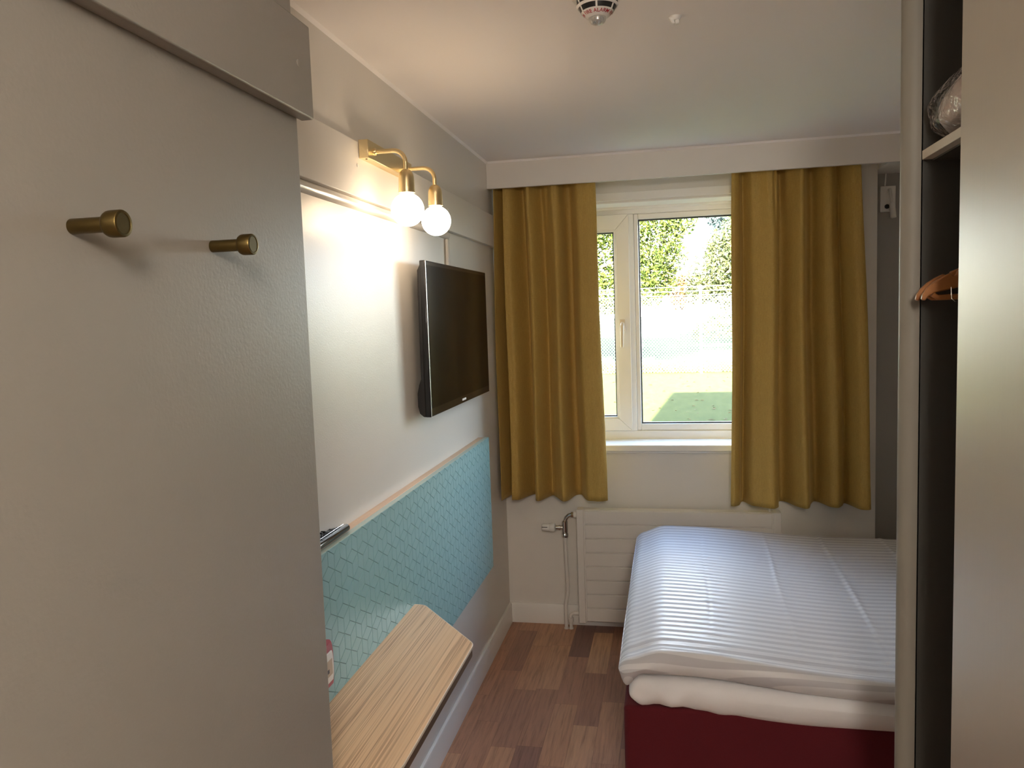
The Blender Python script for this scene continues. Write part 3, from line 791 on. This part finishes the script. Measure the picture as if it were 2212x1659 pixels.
def dd(w):
    x, y, z = w; z0 = z
    t = smooth01((x+.02)/.75)
    top = smooth01((z-.56)/.03)
    w.z += .012 - .050*t
    w.z -= top*.040*smooth01((-.025-x)/.14)
    w.z += .006*sin(x*4.1+y*1.3)*top + .004*sin(y*7+x*2)*top
    # pressed creases along the short way and little cross puckers
    on = smooth01((y-2.36)/.25)
    w.z += top*on*(cre(x+.004*sin(y*6),y,.135,-.012,.0075,-.0016)+cre(x,y,.135,-.012,.014,.0012)+cre(x+.006*sin(y*5),y,.41,-.018,.0085,.0034)*(.75+.4*sin(y*6+1))+cre(x-.005*sin(y*4.3),y,.665,-.012,.009,.0034)*(.75+.4*sin(y*7))-cre(x,y,.65,-.012,.012,.0014)+cre(x,y,.93,0,.009,.003))
    for (px, py) in ((.13,3.05),(.13,2.76),(.12,2.47),(.66,2.98),(.65,2.66),(.65,2.42),(.40,2.7)):
        r2 = ((x-px)/.028)**2+((y-py)/.008)**2
        w.z += top*.004*math.exp(-r2)
    # long shallow drag folds near the front and foot
    fr_ = smooth01((2.52-y)/.2)
    w.z += top*fr_*.004*sin(y*58+x*3)*smooth01((.9-x)/.8)
    # foot end wraps down round the mattress
    ft_ = smooth01((-.09-x)/.07); lowz = smooth01((.585-z0)/.05)
    w.z -= ft_*lowz*.055
    w.x += ft_*lowz*.012*sin(y*9)*.5
    # front edge droops a little more to the right, with soft scallops
    nf = smooth01((2.36-y)/.08)
    w.y += nf*(.006*sin(x*7+.5)+.004*sin(x*15))
    w.z -= nf*lowz*.006*sin(x*5)
    return w
class UVMB(MB): pass
dv = MB().rbox((.855,3.005,.576), (1.02,.737,.036), .035, (430,130,3), dd)
do = dv.build('duvet', M['duvet'], smooth=180); props(do, 'white satin striped duvet spread smooth over the bed', 'duvet')
at = do.data.attributes.new('cloth_v', 'FLOAT', 'POINT')
for i, v_ in enumerate(do.data.vertices):
    p_ = v_.co + do.location
    # distance travelled over the cloth, so stripes stay parallel down the near edge
    yv = p_.y
    if p_.y < 2.32: yv = p_.y - max(0, .60-p_.z)*.8
    at.data[i].value = yv

# ------------------------------------------------------------------ wardrobe
wd = thing('wardrobe', (.78,1.0,0), 'tall wardrobe at the right with a brushed door slid half open', 'wardrobe')
WX, WY, WB = .512, 1.75, 1.07
MB().box(WX,WB,WY,WY+.022,.0,2.398).build('side_panel', M['wardrobe_in'], wd)
MB().box(WB-.012,WB,.20,WY,.0,2.398).build('back_panel', M['wardrobe_in'], wd)
MB().box(WX,WB,.20,.222,.0,2.398).build('side_panel', M['wardrobe_in'], wd)
MB().box(WX+.02,WB-.012,.222,WY,.03,.06).build('bottom_panel', M['wardrobe_in'], wd)
st = []
for k in range(13):
    a = pi/2+pi*k/12
    st.append((.5035+.0245*cos(a), 1.7745+.0245*sin(a)))
st = [(.5145,1.799)]+st+[(.5145,1.750)]
MB().prism(st, 'z', 0, 2.399).build('front_stile', M['stile'], wd, smooth=40, label='rounded metallic front edge')
MB().box(WX+.001,WB-.012,.222,WY,1.9335,1.9515).build('shelf', M['shelf'], wd, bevel=.0008)
sh = MB().box(WX+.02,WB-.012,.222,WY,1.930,1.9335); sh.build('shelf_underside', M['wardrobe_in'], wd)
MB().tube([(.71,.222,1.83),(.71,WY,1.83)], .0125, 18).build('clothes_rail', M['chrome'], wd, smooth=40)
dr = MB().box(.494,.511,.20,1.480,.012,2.392)
dro = dr.build('sliding_door', M['door'], wd, bevel=.0012)
# clothes hangers (hang on the rail: things of their own)
def hanger(y, label, clips):
    hg = thing('clothes_hanger', (.71,y,1.80), label, 'hanger', 'wooden hangers in the wardrobe')
    up = []; dn = []
    # upper contour from the tip to the middle
    prof_u = [(.000,.000),(.002,.010),(.010,.022),(.022,.0335),(.036,.0425),(.050,.049),(.0535,.0485),(.056,.044),(.061,.044),(.064,.0535),(.10,.0675),(.15,.086),(.19,.099),(.222,.104)]
    prof_l = [(.006,-.003),(.012,.006),(.022,.012),(.045,.0165),(.065,.021),(.10,.034),(.15,.053),(.19,.066),(.222,.072)]
    X0, Z0 = .4885, 1.650
    poly = [(X0+a, Z0+b) for a, b in prof_u]+[(X0+a, Z0+b) for a, b in prof_l[::-1]]
    mir = [(2*.7105-p[0], p[1]) for p in poly]
    sh_ = MB().prism(poly, 'y', y-.006, y+.006).prism(mir[::-1], 'y', y-.006, y+.006)
    sh_.build('shoulder', M['hangwood'], hg, bevel=.0025, smooth=None)
    MB().tube([(X0+.020,y,Z0+.010),(X0+.03,y,Z0+.003),(.7105,y,Z0+.004),(2*.7105-X0-.03,y,Z0+.003),(2*.7105-X0-.020,y,Z0+.010)], .0055, 12).build('trouser_bar', M['hangwood'], hg, smooth=40)
    hp = [(.7105,y,Z0+.09),(.7105,y,1.80)]+[(.7105-.019+.019*cos(a)*1.0,y,1.8245+.019*sin(a)) for a in [radians(q) for q in range(-40,185,15)]]
    hp = [(.7105,y,Z0+.09),(.7105,y,1.793)]+[(.7105+.0165*cos(a),y,1.8285+.0165*sin(a)) for a in [radians(q) for q in range(-60,190,15)]]
    MB().tube(hp, .0016, 8).build('hook', M['chrome'], hg, smooth=40)
    if clips:
        MB().tube([(X0+.052,y-.004,Z0+.028),(X0+.052,y-.009,Z0+.0),(X0+.058,y-.010,Z0-.006),(X0+.10,y-.010,Z0-.007),(X0+.34,y-.010,Z0-.007),(X0+.392,y-.009,Z0)], .0011, 8).build('clip_wire', M['chrome'], hg, smooth=40)
        for x in (X0+.086, X0+.358):
            cl = MB()
            cl.box(x-.012,x+.012,y-.014,y-.012,Z0-.030,Z0+.006); cl.box(x-.012,x+.012,y-.004,y-.002,Z0-.030,Z0+.006)
            for q in (-.008,0,.008): cl.box(x+q-.0015,x+q+.0015,y-.0155,y-.014,Z0-.030,Z0)
            co = cl.build('clip', M['chrome'], hg, bevel=.0005)
            MB().box(x-.013,x+.013,y-.018,y+.000,Z0-.043,Z0-.029).build('clip_jaw', M['black'], co, bevel=.002)
            MB().tube([(x-.008,y-.008,Z0+.006),(x-.006,y-.008,Z0+.015),(x+.006,y-.008,Z0+.015),(x+.008,y-.008,Z0+.006)], .001, 8).build('clip_spring', M['chrome'], co, smooth=40)
    return hg
hanger(1.700, 'brown wooden clothes hanger in the wardrobe, the farther one of the pair', False)
hanger(1.662, 'brown wooden clothes hanger with metal trouser clips, the nearer one of the pair', True)

# wrapped pillow on the shelf
SZ = 1.9525
def dp(w):
    c = Vector((.765,1.495,SZ+.075)); d = w-c
    ex = abs(d.x)/.245; ey = abs(d.y)/.225
    k = max(0., 1-max(ex,ey)**5)
    w.z = c.z + d.z*(.42+.62*k)
    w.z += .008*sin(w.x*40+w.y*23)*k + (.035*smooth01((.85-w.x)/.4)-.03)*-k
    w.z -= (1-k)*.02
    w.z = max(w.z, SZ+.004)
    return w
pl = MB().rbox((.765,1.495,SZ+.075), (.247,.236,.086), .07, (20,20,6), dp)
po = pl.build('pillow', M['pillow'], smooth=180); props(po, 'pale pink folded pillow inside the plastic bag on the wardrobe shelf', 'pillow')
def dbag(w):
    c = Vector((.765,1.498,SZ+.085)); d = w-c
    ex = abs(d.x)/.255; ey = abs(d.y)/.24
    k = max(0., 1-max(ex,ey)**3.4)
    w.z = c.z + d.z*(.40+.62*k)
    w.z -= (1-k)*.03
    w.x += .005*sin(w.y*31+w.z*47); w.y += .004*sin(w.x*37+w.z*29)
    w.z += .007*sin(w.x*55+w.y*37)*max(.25,k)
    w.x = max(w.x, .5005); w.y = min(w.y, 1.748)
    w.z = max(w.z, SZ+.001)
    return w
bg = MB().rbox((.765,1.498,SZ+.085), (.256,.243,.088), .05, (40,40,10), dbag)
bo = bg.build('plastic_bag', M['film'], smooth=40); props(bo, 'crinkled clear plastic bag around the pillow on the wardrobe shelf', 'bag')

# ------------------------------------------------------------------ outdoors
# rest of the building: storey above and its outer skin, throws the shade over the near lawn
GZ = -.2
hb2 = MB().box(-1.06,11,-3,4.33,2.6,6.3).box(2.1,11,-3,4.33,GZ,2.6).box(-1.06,2.1,4.0,4.33,GZ-.1,-.2)
struct('wall_outside', hb2, M['outer_grey'], 'outer walls and upper storey of the building around the room', 'building')
# terrain
nx, ny = 60, 110; vs = []; fs = []
def terr(x, y):
    z = GZ
    if y > 24: z += .004*(y-24)**1.55 if y < 46 else .004*22**1.55+.013*(y-46)
    z += .02*sin(x*.7+y*.4)*smooth01((y-22)/4)
    return z
for j in range(ny+1):
    y = -25+125*(j/ny)
    for i in range(nx+1):
        x = -55+110*i/nx; vs.append((x, y, terr(x, y)))
for j in range(ny):
    for i in range(nx):
        a = j*(nx+1)+i
        y = -25+125*((j+.5)/ny); x = -55+110*(i+.5)/nx
        fs.append((a, a+1, a+nx+2, a+nx+1))
vs = [(x, y, z-.15 if (-1.2 < x < 11.5 and -3.3 < y < 4.4) else z) for x, y, z in vs]
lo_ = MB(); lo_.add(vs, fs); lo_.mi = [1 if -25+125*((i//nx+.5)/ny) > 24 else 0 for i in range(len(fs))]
lo_ = lo_.build('lawn', [M['lawn'], M['meadow_shade']], origin=(0,20,GZ), smooth=180); props(lo_, 'green lawn outside the window rising to a low bank', 'lawn', kind='structure')

FYD = 23.45
fence = thing('chain_link_fence', (.95,FYD,GZ), 'tall chain link fence with wire strands across the lawn outside', 'fence')
for k in range(-3, 4):
    x = .95+3.0*k
    MB().lathe([(.038,0),(.038,2.56),(.0,2.575)], (x,FYD,GZ), 'z', 14).build('post', M['post'], fence, smooth=40)
for z in (2.08,2.20,2.33): MB().tube([(-8.05,FYD-.04,z),(9.95,FYD-.04,z)], .007, 5).build('wire_strand', M['post'], fence)
ms = MB(); zt, zb = 2.04, GZ+.03; Hm = zt-zb; stp = .092; slope_ = .92
k = -int(Hm/stp)-2
x = -8.05-Hm
def flat(xa, za, xb, zb_, y):
    d = Vector((xb-xa, 0, zb_-za)).normalized(); n_ = Vector((-d.z, 0, d.x))*.0027
    ms.add([(xa-n_.x,y,za-n_.z),(xa+n_.x,y,za+n_.z),(xb+n_.x,y,zb_+n_.z),(xb-n_.x,y,zb_-n_.z),
            (xa-n_.x,y+.006,za-n_.z),(xa+n_.x,y+.006,za+n_.z),(xb+n_.x,y+.006,zb_+n_.z),(xb-n_.x,y+.006,zb_-n_.z)],
           [(0,1,2,3),(7,6,5,4),(0,4,5,1),(3,2,6,7)])
while x < 9.95:
    xa, xb = x, x+Hm*slope_
    a0 = max(xa, -8.05); b0 = min(xb, 9.95)
    if b0 > a0:
        flat(a0, zb+(a0-xa)/slope_, b0, zb+(b0-xa)/slope_, FYD-.045)
        flat(a0, zt-(a0-xa)/slope_, b0, zt-(b0-xa)/slope_, FYD-.052)
    x += stp
ms.build('mesh', M['wire'], fence, fix=False)

def leaves(cl, n, size, rng, squash=1., wexp=1.6):
    """cl: clusters (cx,cy,cz,r). returns MB with leaf quads + tone list"""
    mb = MB(); tone = []
    wts = [c[3]**wexp for c in cl]
    for _ in range(n):
        c = rng.choices(cl, wts)[0]
        while True:
            d = Vector((rng.uniform(-1,1), rng.uniform(-1,1), rng.uniform(-1,1)))
            if .25 < d.length < 1: break
        p = Vector(c[:3])+Vector((d.x*c[3], d.y*c[3], d.z*c[3]*squash))
        s = size*rng.uniform(.6,1.25)
        a = Vector((rng.gauss(0,1), rng.gauss(0,1), rng.gauss(-.5,.7))).normalized(); b = a.cross(Vector((rng.gauss(0,1), rng.gauss(0,1), rng.gauss(0,1)))).normalized()
        mb.add([p-a*s, p+b*s*.42-a*.1*s, p+a*s, p-b*s*.42-a*.1*s], [(0,1,2,3)])
        t = rng.random(); tone += [t]*4
    return mb, tone
def tree(name, loc, trunk_h, trunk_r, cl, n, size, m, label, cat, branches, seed, squash=1., group=None):
    rng = random.Random(seed)
    t = thing(name, loc, label, cat, group)
    mb, tone = leaves(cl, n, size, rng, squash)
    fo = mb.build('foliage', m, t, fix=False)
    at = fo.data.attributes.new('leaf_tone', 'FLOAT', 'POINT'); at.data.foreach_set('value', tone)
    L0 = Vector(loc)
    MB().tube([L0+Vector((0,0,-.2)), L0+Vector((.05,0,trunk_h*.4)), L0+Vector((-.05,.1,trunk_h*.8)), L0+Vector((0,0,trunk_h))], [trunk_r*1.2, trunk_r, trunk_r*.7, trunk_r*.3], 10).build('trunk', M['bark'], t, smooth=60)
    for pth, r in branches:
        MB().tube(pth, [r*(1-.75*i/(len(pth)-1)) for i in range(len(pth))], 7).build('branch', M['bark'], t, smooth=60)
    return t
rng = random.Random(11)
cl = [(-4.6,26.3,5.0,1.5),(-3.0,25.8,4.4,1.2),(-2.0,26.2,3.6,1.25),(-1.7,25.4,4.7,1.1),(-.6,25.6,5.0,1.1),(-.35,25.7,4.1,.95),(-.75,25.5,3.1,.75),(.1,25.9,3.4,.6),(-1.9,25.8,2.3,.75),(-3.3,26.5,3.2,1.1),(.45,25.8,4.5,.55),(-.5,25.6,2.2,.45),(-.2,26.3,2.7,.6),(-1.2,26.3,2.9,.8),
      (-6.0,27,6.6,1.9),(-4.2,27,6.7,1.9),(-2.5,27,6.7,1.8),(-.9,27.2,6.5,1.7),(.7,27.4,6.3,1.4),(2.0,27.6,6.2,1.2)]
br = [([(-4.9,26,2.6),(-3.2,25.8,2.9),(-1.9,25.6,3.2),(-.7,25.5,3.6),(.35,25.6,4.1)], .075), ([(-4.9,26,2.0),(-3.0,25.7,2.0),(-1.8,25.6,2.35),(-1.0,25.6,2.9)], .06), ([(-1.9,25.6,3.2),(-1.1,25.6,3.0),(-.1,25.6,2.9),(.35,25.7,2.75)], .035), ([(-2.5,25.7,3.05),(-1.6,25.6,3.9),(-.9,25.6,4.7),(-.4,25.6,5.4)], .045)]
tree('broadleaf_tree', (-5.0,26.0,terr(-5,26)), 5.5, .22, cl, 52000, .075, M['leafA'], 'yellow green leafy tree spreading over the fence at the left of the window view', 'tree', br, 1)
cl = [(3.4,40,4.2,1.7),(2.2,40.3,3.3,1.3),(4.4,40.4,5.6,1.8),(3.0,40,2.6,1.1),(2.6,40.2,4.5,.9),(5.2,40,3.2,1.6),(1.6,40,2.6,.8)]
tree('olive_tree', (3.6,40.2,terr(3.6,40)), 4.4, .16, cl, 9000, .13, M['leafC'], 'olive green tree behind the fence post at the right of the window view', 'tree', [], 2)
cl = [(4.2,46,5.4,1.4),(3.7,46,6.9,1.2),(3.3,46,5.9,.9),(4.6,46,8.0,1.0),(2.9,46,6.6,.6),(5.2,46.5,6.3,1.6),(4.4,46.5,3.8,1.6),(2.3,46,7.1,.35)]
tree('hazy_tree', (4.4,46.3,terr(4.4,46)), 6.5, .18, cl, 8000, .14, M['leafB'], 'haze tinted bluish tree rising behind the olive tree in the window view', 'tree', [], 3)
cl = [(.35,41,2.7,.75),(.75,41,2.2,.6),(1.0,41,3.1,.5),(.1,41,3.4,.4)]
tree('orange_bush', (.5,41,terr(.5,41)), 2.2, .05, cl, 1500, .09, M['leafD'], 'small orange brown bush on the bank beyond the fence', 'bush', [], 4)
cl = [(1.7,33,.9,.55),(2.3,33,1.1,.7),(1.2,33,.65,.35),(2.9,33,1.0,.7)]
tree('low_shrub', (2.0,33,terr(2,33)), .8, .03, cl, 1500, .07, M['leafC'], 'low green shrub close behind the right part of the fence', 'bush', [], 5)
# weeds along the fence foot (nobody could count them)
mb = MB(); tone = []; rng = random.Random(21)
for _ in range(5200):
    x = rng.uniform(-5,5); y = FYD+.1+abs(rng.gauss(0,1.5)); z = terr(x,y)
    hgt = rng.uniform(.06,.42)*max(.3,1-(y-FYD)/5); a = rng.uniform(0,6.28); wv = rng.uniform(.008,.022)
    dx, dy = cos(a)*wv, sin(a)*wv; lx, ly = rng.gauss(0,.1)*hgt*2, rng.gauss(0,.1)*hgt*2
    mb.add([(x-dx,y-dy,z-.02),(x+dx,y+dy,z-.02),(x+lx+dx*.6,y+ly+dy*.6,z+hgt*.7),(x+lx*1.6,y+ly*1.6,z+hgt)], [(0,1,2,3)]); tone += [rng.random()]*4
wo = mb.build('weeds', M['weed'], fix=False); at = wo.data.attributes.new('leaf_tone', 'FLOAT', 'POINT'); at.data.foreach_set('value', tone)
props(wo, 'dry yellow weeds growing along the foot of the fence', 'weeds', kind='stuff')
mb = MB(); tone = []
for _ in range(120):
    x = rng.uniform(-2,4); y = rng.uniform(10,22); z = terr(x,y)+.012; a = rng.uniform(0,6.28); s = rng.uniform(.03,.07)
    mb.add([(x+cos(a)*s,y+sin(a)*s,z),(x-sin(a)*s*.6,y+cos(a)*s*.6,z+.012),(x-cos(a)*s,y-sin(a)*s,z),(x+sin(a)*s*.6,y-cos(a)*s*.6,z+.008)], [(0,1,2,3)]); tone += [rng.random()]*4
fl = mb.build('fallen_leaves', M['leafD'], fix=False); at = fl.data.attributes.new('leaf_tone', 'FLOAT', 'POINT'); at.data.foreach_set('value', tone)
props(fl, 'fallen orange leaves scattered on the lawn', 'leaves', kind='stuff')

# ------------------------------------------------------------------ light
SUN_DIR = Vector((.0835, 1, -.48)).normalized()      # direction the sunlight travels
sl = bpy.data.lights.new('sun', 'SUN'); sl.energy = 30; sl.angle = radians(.55); sl.color = (1,.95,.86)
so_ = bpy.data.objects.new('sun', sl); COL.objects.link(so_); so_.rotation_euler = SUN_DIR.to_track_quat('-Z', 'Y').to_euler(); so_.location = (0,-8,12)
W = bpy.data.worlds.new('world'); S.world = W; W.use_nodes = True; nt = W.node_tree
bgn = nt.nodes['Background']; sk = nt.nodes.new('ShaderNodeTexSky'); sk.sky_type = 'NISHITA'
sk.sun_disc = False; sk.sun_elevation = radians(25.6); sk.sun_rotation = radians(180+4.8); sk.dust_density = 1.5; sk.air_density = 1.
# cloud bank added away from the sun, to send more light indoors
tc = nt.nodes.new('ShaderNodeTexCoord'); sp = nt.nodes.new('ShaderNodeSeparateXYZ'); nt.links.new(tc.outputs['Generated'], sp.inputs[0])
def mr_(sock, a0, a1, b0, b1):
    x = nt.nodes.new('ShaderNodeMapRange'); x.interpolation_type = 'SMOOTHSTEP'
    for i, q in zip((1,2,3,4), (a0,a1,b0,b1)): x.inputs[i].default_value = q
    nt.links.new(sock, x.inputs[0]); return x.outputs[0]
def mm_(op, a, b):
    x = nt.nodes.new('ShaderNodeMath'); x.operation = op
    for i, q in enumerate((a, b)):
        if isinstance(q, (int, float)): x.inputs[i].default_value = q
        else: nt.links.new(q, x.inputs[i])
    return x.outputs[0]
nzc = nt.nodes.new('ShaderNodeTexNoise'); nzc.inputs['Scale'].default_value = 2.4; nzc.inputs['Detail'].default_value = 5; nt.links.new(tc.outputs['Generated'], nzc.inputs['Vector'])
cm = mm_('MULTIPLY', mr_(sp.outputs[1], .25, .75, 0, 1), mm_('MULTIPLY', mr_(sp.outputs[2], .70, .45, 0, 1), mr_(sp.outputs[2], .0, .06, 0, 1)))
cm = mm_('MULTIPLY', cm, mr_(nzc.outputs['Fac'], .30, .55, .45, 1))
cc = nt.nodes.new('ShaderNodeMix'); cc.data_type = 'RGBA'; cc.inputs[7].default_value = (3.0, 3.25, 3.65, 1)
nt.links.new(cm, cc.inputs[0]); nt.links.new(sk.outputs[0], cc.inputs[6])
nt.links.new(cc.outputs[2], bgn.inputs[0]); bgn.inputs[1].default_value = .58
# light portal in the window opening (guides sampling of the sky only)
pl_ = bpy.data.lights.new('window_portal', 'AREA'); pl_.shape = 'RECTANGLE'; pl_.size = OX1-OX0; pl_.size_y = OZ1-OZ0; pl_.cycles.is_portal = True
po_ = bpy.data.objects.new('window_portal', pl_); COL.objects.link(po_); po_.location = ((OX0+OX1)/2, 4.34, (OZ0+OZ1)/2); po_.rotation_euler = (radians(-90),0,0)

# ------------------------------------------------------------------ camera
F = 1677.186
r = Vector((.98009667,.19562876,-.03376257)); u = Vector((.01595036,.09192115,.99563853)); fw = Vector((-.19787902,.97636053,-.08697126))
cam = bpy.data.cameras.new('camera'); cam.sensor_fit = 'HORIZONTAL'; cam.sensor_width = 36; cam.lens = F/2212*36; cam.clip_start = .02; cam.clip_end = 400
co_ = bpy.data.objects.new('camera', cam); COL.objects.link(co_)
co_.matrix_world = Matrix(((r.x,u.x,-fw.x,0),(r.y,u.y,-fw.y,0),(r.z,u.z,-fw.z,1.64463),(0,0,0,1)))
S.camera = co_

vs_ = S.view_settings; vs_.view_transform = 'Standard'; vs_.look = 'None'; vs_.gamma = 1; vs_.use_curve_mapping = False; vs_.exposure = 3.25
S.cycles.use_denoising = True
S.cycles.max_bounces = 12; S.cycles.diffuse_bounces = 8; S.cycles.glossy_bounces = 6; S.cycles.transparent_max_bounces = 16
S.cycles.sample_clamp_indirect = 8
